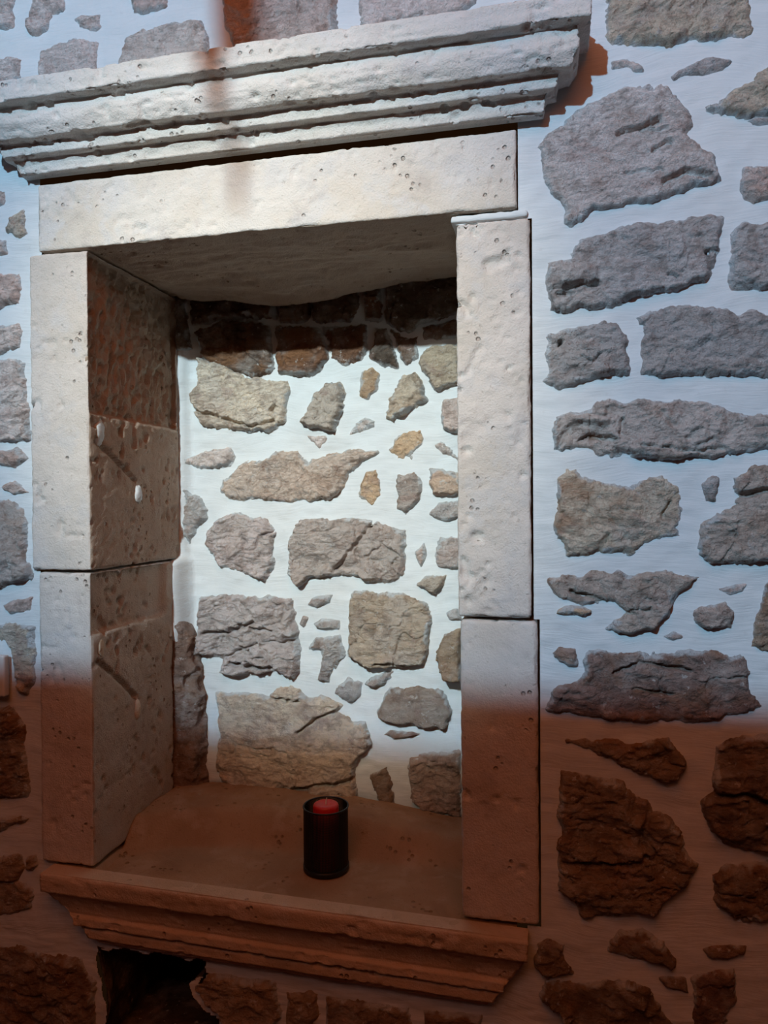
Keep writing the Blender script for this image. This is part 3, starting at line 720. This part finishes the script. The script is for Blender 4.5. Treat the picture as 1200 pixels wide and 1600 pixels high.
def sp(p, z, a, b): return (p, EYE + z, a, b)
sprof = [sp(.034, .000, -.984, -.043), sp(.037, -.003, -.985, -.042), sp(.038, -.010, -.985, -.042), sp(.036, -.036, -.984, -.044), sp(.030, -.039, -.980, -.048)]
for i in range(1, 7):
    t = i / 6; sprof.append(sp(.030 - .016 * math.sin(t * math.pi / 2), -.039 - .040 * t, -.980 + .036 * t, -.048 - .022 * t))
sprof += [sp(.012, -.084, -.938, -.075), sp(.020, -.087, -.93, -.08), sp(.021, -.103, -.922, -.086), sp(.011, -.107, -.915, -.09), sp(.015, -.112, -.905, -.095), sp(.015, -.128, -.895, -.104), sp(.006, -.134, -.885, -.11), sp(.004, -.140, -.88, -.115)]
V, F = moulding('stone_sill', sprof, 0.0055, M_SILL, 71, zshift=lambda x: sill_z(x) - EYE - .002, wear=.45)
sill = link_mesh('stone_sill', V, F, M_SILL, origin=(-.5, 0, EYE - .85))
tag(sill, 'moulded stone sill with shallow basin under the candle holder', 'sill', kind='thing')
for p in sill.data.polygons[-2:]: p.use_smooth = False
# the hollowed floor of the niche, rising at the back and the left corner
bx = np.concatenate([np.linspace(NX0 - .09, NX0 + .0005, 12), np.linspace(NX0 + .0015, NX1 - .0005, 146), np.linspace(NX1 + .0005, NX1 + .10, 12)]); by = np.arange(-0.030, 0.372, 0.005)
X, Y = np.meshgrid(bx, by, indexing='ij'); x, y = X.ravel(), Y.ravel()
P = np.stack([x, y, x * 0], 1)
wob = 0.012 * fbm(P, 7, 2, 81)
back = sstep(0.195, 0.275, y + wob)
u = np.clip((-0.62 - x) / 0.26, 0, 1.2)
corner = sstep(0.195, 0.28, y + wob + 0.12 * u ** 2)
rise = np.maximum(back, corner)
rise_h = 0.062 - 0.02 * sstep(-0.45, -0.2, x)
floor_z = sill_z(x) - 0.0025 - 0.013 * sstep(0.0, 0.008, y + .15 * wob) * (1 - 0.0 * rise)
z = floor_z + rise * rise_h + 0.0016 * fbm(P, 24, 3, 83) * sstep(.05, .08, np.hypot(x + .44, y - .13)) + 0.003 * rise * fbm(P, 16, 3, 85)
P[:, 2] = np.where((x < NX0 + .001) | (x > NX1 - .0001), sill_z(x) - .0036, z)
F = grid_faces(len(bx), len(by))
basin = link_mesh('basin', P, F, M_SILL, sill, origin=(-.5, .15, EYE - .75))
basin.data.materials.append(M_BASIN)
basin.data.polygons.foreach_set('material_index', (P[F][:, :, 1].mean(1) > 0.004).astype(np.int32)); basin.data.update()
basin['label'] = 'hollowed floor of the niche with raised back'

# mortar bed between the lintel and the right jamb
a, b = at(706, 343), at(826, 330)
mb_lo = (a[0] - .004, 0.003, EYE + .4962); mb_hi = (LINT[1] + .018, 0.10, EYE + .5105)
P, F, n = rounded_box(mb_lo, mb_hi, .005, .004)
P = P + n * (-0.0012 * (1 + fbm(P, 60, 3, 91)))[:, None]
mbed = link_mesh('mortar_bed', P, F, M_MORTAR, wall, origin=mb_lo)

# rubble filling the back left corner of the niche beside the lower jamb block
def corner_fill(name, poly_top_bot, mat, col, seed, zr, bulge):
    z0, z1 = zr
    zs = np.arange(z0, z1, .004); u = np.linspace(0, 1, 26)
    U, Zg = np.meshgrid(u, zs, indexing='ij'); uu, z = U.ravel(), Zg.ravel()
    t = (z - z0) / (z1 - z0)
    # from the jamb's rear edge round to the back wall
    bx_ = bulge(t)
    x = NX0 - .012 + (bx_ + .012) * np.sin(uu * np.pi / 2) ** 0.8
    y = 0.327 + (NICHE_Y + .004 - .327) * (1 - np.cos(uu * np.pi / 2))
    P = np.stack([x, y, z], 1)
    k = 0.010 * fbm(P, 26, 3, seed) + 0.005 * ridge(P, (40, 40, 55), 3, seed + 3) - 0.004
    k = k * sstep(1.0, .8, t)
    P[:, 0] += k * np.sin(uu * np.pi) ** .5; P[:, 1] -= 0.5 * k * np.sin(uu * np.pi) ** .5
    P[:, 1] = np.maximum(P[:, 1], 0.3265)
    F = grid_faces(len(u), len(zs))
    o = link_mesh(name, P, F[:, ::-1], mat, nwall, origin=(NX0, .35, (z0 + z1) / 2), attrs={'smear': np.zeros(len(P))})
    o.color = (*col, 1); o['rust'] = 0.5
    return o
zc0 = EYE - 0.70; zc1 = EYE - 0.26
o = corner_fill('corner_rubble', None, M_STONE, (0.30, .20, .155), 601, (zc0, zc1), lambda t: 0.064 * np.sqrt(np.clip(1 - t ** 2.5, 0, 1)) - .004)
o['label'] = 'rough reddish rubble in the back left corner'

# ------------------------------------------------------------------ hole under the sill
cpoly = np.array(CAVITY); cc = cpoly.mean(0)
m = len(cpoly); ring = []
res_poly = []
for i in range(m):
    for t in np.linspace(0, 1, 8, endpoint=False): res_poly.append(cpoly[i] * (1 - t) + cpoly[(i + 1) % m] * t)
res_poly = np.array(res_poly); k = len(res_poly)
ys = np.concatenate([[WALL_Y + .014, WALL_Y + .001], np.linspace(WALL_Y + .006, 0.34, 20)])
Vs = []
for qi, yy in enumerate(ys):
    g = 1.07 if qi == 0 else 0.985 + 0.09 * min(1, max(0, yy - ys[1]) / .05)
    q = cc + (res_poly - cc) * g
    pp = np.stack([q[:, 0], np.full(k, yy), q[:, 1]], 1)
    nz = 0.006 * fbm(pp, 30, 3, 701)
    d = (q - cc) / np.linalg.norm(q - cc, axis=1, keepdims=True)
    pp[:, 0] += d[:, 0] * nz; pp[:, 2] += d[:, 1] * nz
    pp[:, 2] = np.where(pp[:, 2] > cc[1], np.minimum(pp[:, 2], EYE - .862), pp[:, 2])
    Vs.append(pp)
V = np.concatenate(Vs); F = []
for i in range(len(ys) - 1):
    for j in range(k):
        a_, b_ = i * k + j, i * k + (j + 1) % k
        F.append((a_, b_, b_ + k, a_ + k))
F.append(tuple(range((len(ys) - 1) * k, len(ys) * k)))
cavo = link_mesh('wall_cavity', V, F, M_STONE, wall, origin=(cc[0], .1, cc[1]), attrs={'smear': np.zeros(len(V))})
cavo.color = (0.12, .085, .06, 1); cavo['rust'] = 0.2; cavo['label'] = 'black hole in the wall under the sill'

# ------------------------------------------------------------------ candle and its wire mesh holder
zf = float(sill_z(-0.44)) - 0.0155
d = CR * ((507 - 600) / FPX) + CU * (-(1376 - 800) / FPX) + CF
t = (zf - EYE) / d[2]; front = d * t
RH, HH = 0.0465, 0.128
dirh = np.array([CF[0], CF[1]]) / math.hypot(CF[0], CF[1])
ccx, ccy = front[0] + dirh[0] * RH, front[1] - DIST + dirh[1] * RH
zb = zf + 0.0024
M_WIRE = mat_plain('black_wire', (0.004, 0.004, 0.005), 0.45, 0.2, 0.0)
holder = bpy.data.objects.new('candle_holder', None); COL.objects.link(holder); holder.location = (ccx, ccy, zb)
tag(holder, 'black wire mesh cylinder holding a red candle on the sill', 'candle holder')
def lathe(prof, n=48, closed=False):
    th = np.linspace(0, 2 * np.pi, n, endpoint=False)
    V = np.concatenate([np.stack([r * np.cos(th), r * np.sin(th), np.full(n, z)], 1) for r, z in prof])
    F = []
    L = len(prof)
    for i in range(L if closed else L - 1):
        i2 = (i + 1) % L
        for j in range(n):
            F.append((i * n + j, i * n + (j + 1) % n, i2 * n + (j + 1) % n, i2 * n + j))
    return V, F
org = np.array([ccx, ccy, zb])
def hpart(name, V, F, mat, par, label=None):
    o = link_mesh(name, np.asarray(V) + org, F, mat, None, origin=org); o.parent = par; o.location = (0, 0, 0)
    if label: o['label'] = label
    return o
def torus_prof(R, z, r, k=8): return [(R + r * math.cos(a), z + r * math.sin(a)) for a in np.linspace(0, 2 * math.pi, k, endpoint=False)]
# woven wire: every wire a thin square bar
wv, wf = [], []
nv_, nr_ = 96, 62; wr = 0.00062
for i in range(nv_):
    a_ = 2 * math.pi * i / nv_; c_, s_ = math.cos(a_), math.sin(a_)
    b0 = len(wv)
    for zz in (0.001, HH - .001):
        for du, dr in ((-wr, -wr), (wr, -wr), (wr, wr), (-wr, wr)):
            rr = RH - .002 + dr
            wv.append((rr * c_ - du * s_, rr * s_ + du * c_, zz))
    for q in range(4): wf.append((b0 + q, b0 + (q + 1) % 4, b0 + 4 + (q + 1) % 4, b0 + 4 + q))
for i in range(nr_):
    zz = HH * (i + .5) / nr_
    Vr, Fr = lathe(torus_prof(RH - .002, zz, wr, 4), 60, True)
    b0 = len(wv); wv += Vr.tolist(); wf += [tuple(q + b0 for q in f) for f in Fr]
hpart('wire_mesh', wv, wf, M_WIRE, holder)
V, F = lathe(torus_prof(RH - .001, HH, .0018), 60, True); hpart('rim', V, F, M_WIRE, holder)
V, F = lathe([(0.0004, 0), (RH - .001, 0), (RH + .0004, .001), (RH + .0004, .010), (RH - .002, .011), (RH - .003, .003), (0.0004, .003)], 60); hpart('base', V, F, M_WIRE, holder)
aa = math.radians(200)
P, F, n = rounded_box((-.003, -.0012, .002), (.003, .0012, HH), .0008, .003)
rot = np.array([[math.cos(aa + math.pi / 2), -math.sin(aa + math.pi / 2), 0], [math.sin(aa + math.pi / 2), math.cos(aa + math.pi / 2), 0], [0, 0, 1]])
P = P @ rot.T + np.array([math.cos(aa) * (RH - .002), math.sin(aa) * (RH - .002), 0])
hpart('seam_strip', P, F, M_WIRE, holder)
# candle
m_wax, nt, bs = new_mat('red_wax'); N = NB(nt)
tc = N.n('ShaderNodeTexCoord'); nz_ = N.noise(tc.outputs['Object'], 60, 3)
N.l(N.mix(N.ramp(nz_, .4, .7, 0, .3), (0.62, 0.016, 0.010), (0.45, 0.010, 0.008)), bs.inputs['Base Color'])
bs.inputs['Roughness'].default_value = 0.42; bs.inputs['Subsurface Weight'].default_value = 0.25; bs.inputs['Subsurface Radius'].default_value = (.02, .003, .002); bs.inputs['Subsurface Scale'].default_value = 0.3
M_WICK = mat_plain('cotton_wick', (0.75, 0.66, 0.52), 0.9, 0.2)
org = np.array([ccx, ccy, zb + .0034]); RC, HC = 0.0262, 0.130
candle = bpy.data.objects.new('candle', None); COL.objects.link(candle); candle.location = tuple(org)
tag(candle, 'red pillar candle standing inside the black wire holder', 'candle')
V, F = lathe([(0.0003, 0), (RC - .001, 0), (RC, .001), (RC, HC - .006), (RC - .0012, HC - .0025), (RC - .004, HC - .0005), (RC - .010, HC - .0005), (0.004, HC - .0025), (0.0003, HC - .003)], 56)
hpart('wax_body', V, F, m_wax, candle)
wp = []
ww, fw = [], []
for i, tt in enumerate(np.linspace(0, 1, 8)):
    for a_ in np.linspace(0, 2 * math.pi, 8, endpoint=False):
        r_ = .0013 * (1 - .3 * tt)
        ww.append((r_ * math.cos(a_) + .002 * tt * tt, r_ * math.sin(a_), HC - .005 + .016 * tt))
for i in range(7):
    for j in range(8): fw.append((i * 8 + j, i * 8 + (j + 1) % 8, i * 8 + 8 + (j + 1) % 8, i * 8 + 8 + j))
fw.append(tuple(range(56, 64)))
hpart('wick', ww, fw, M_WICK, candle, 'unburnt cream wick')

# ------------------------------------------------------------------ white plate cut by the left edge of the photograph
M_PLAST = mat_plain('white_plastic', (0.78, 0.79, 0.76), 0.4, 0.05)
a = at(9, 1024, -.006); b = at(9, 1088, -.006)
lo = (a[0] - .085, -0.012, b[2]); hi = (a[0], 0.004, a[2])
plate = bpy.data.objects.new('wall_plate', None); COL.objects.link(plate); plate.location = ((lo[0] + hi[0]) / 2, 0.0, lo[2])
tag(plate, 'white rectangular plate on the wall, cut by the left edge of the photo', 'wall plate')
P, F, n = rounded_box(lo, hi, .003, .003)
o = link_mesh('plate_frame', P, F, M_PLAST, None, origin=plate.location); o.parent = plate; o.location = (0, 0, 0)
P, F, n = rounded_box((lo[0] + .02, -.0155, lo[2] + .012), (hi[0] - .02, -.0118, hi[2] - .012), .0015, .003)
o = link_mesh('plate_insert', P, F, M_PLAST, None, origin=plate.location); o.parent = plate; o.location = (0, 0, 0)

# ------------------------------------------------------------------ rest of the room
M_FLOOR = mat_plain('brown_floor', (0.10, 0.020, 0.004), 0.5, 0.5); M_ROOM = mat_plain('warm_plaster', (0.13, 0.028, 0.004), 0.9, 0.3)
M_CEIL = mat_plain('dark_ceiling_wood', (0.05, 0.010, 0.0025), 0.9, 0.3)
M_BLOCKER = mat_plain('dark_blocker', (0.12, 0.06, 0.03), 0.8, 0.4)  # for the added post that blocks the key light
def slab(name, lo, hi, mat):
    P, F, n = rounded_box(lo, hi, 0.001, 0.5)
    o = link_mesh(name, P, F, mat, smooth=False, origin=((lo[0] + hi[0]) / 2, (lo[1] + hi[1]) / 2, lo[2])); o['kind'] = 'structure'; return o
slab('floor', (-2.5, -4.7, -.1), (2.0, .6, 0.0), M_FLOOR)
slab('ceiling', (-2.5, -4.7, 3.6), (2.0, .6, 3.7), M_CEIL)
slab('wall_left', (-2.4, -4.7, 0), (-2.3, .05, 3.6), M_ROOM)
slab('wall_right', (1.8, -4.7, 0), (1.9, .05, 3.6), M_ROOM)
slab('wall_front', (-2.5, -4.7, 0), (2.0, -4.6, 3.6), M_ROOM)

LX, LY, LZ = -0.876, -3.4, EYE + 1.86
# unseen post added under the ceiling to throw the dark streak on the cornice
px_ = LX + (at(370, 40)[0] - LX) * (3.4 - 1.5) / 3.4
V, F = lathe([(.0005, EYE + 1.13), (.0045, EYE + 1.135), (.007, EYE + 1.20), (.012, EYE + 1.239), (.023, EYE + 1.267), (.0275, EYE + 1.30), (.029, EYE + 1.4), (.029, 3.6), (.0005, 3.6)], 32)
o = link_mesh('blocker_post', V + np.array([px_, -1.5, 0]), F, M_BLOCKER); o['kind'] = 'structure'; o['label'] = 'unseen tapering post added to shade the cornice'

# ------------------------------------------------------------------ lights
def lamp(name, kind, loc, power, col, **kw):
    l = bpy.data.lights.new(name, kind); l.energy = power; l.color = col
    for k_, v_ in kw.items(): setattr(l, k_, v_)
    o = bpy.data.objects.new(name, l); COL.objects.link(o); o.location = loc; return o
def aim(o, d):
    o.rotation_euler = Vector(d).to_track_quat('-Z', 'Y').to_euler()
# shaded wall washer up by the ceiling: its shade cuts the light off along a line low on the wall
key = lamp('key_spot', 'SPOT', (LX, LY, LZ), 405, (0.405, 0.735, 1.0), spot_size=math.radians(179.0), spot_blend=0.005, shadow_soft_size=0.036)
# the cut-off plane passes through two measured points of the wall face
p1, p2, L = at(100, 1084), at(1000, 1140), np.array([LX, LY, LZ])
nrm = np.cross(p1 - L, p2 - L); nrm /= np.linalg.norm(nrm)
if nrm[2] < 0: nrm = -nrm
aim(key, nrm)
halo = lamp('warm_spot', 'SPOT', (LX, LY, LZ), 450, (1.0, 0.92, 0.68), spot_size=math.radians(20.5), spot_blend=1.0, shadow_soft_size=0.045)
aim(halo, at(400, 570) - L)
warm = lamp('warm_lamp', 'AREA', (-0.1, -1.7, 3.1), 12.5, (1.0, 0.235, 0.042), size=1.5)
aim(warm, (-0.15, 1.0, -1.25))
w = bpy.data.worlds.new('world'); S.world = w; w.use_nodes = True
w.node_tree.nodes['Background'].inputs[0].default_value = (0.03, 0.012, 0.004, 1); w.node_tree.nodes['Background'].inputs[1].default_value = 0.3

S.view_settings.view_transform = 'Standard'; S.view_settings.look = 'None'
S.view_settings.gamma = 1.0; S.view_settings.use_curve_mapping = False
S.view_settings.exposure = 0.0
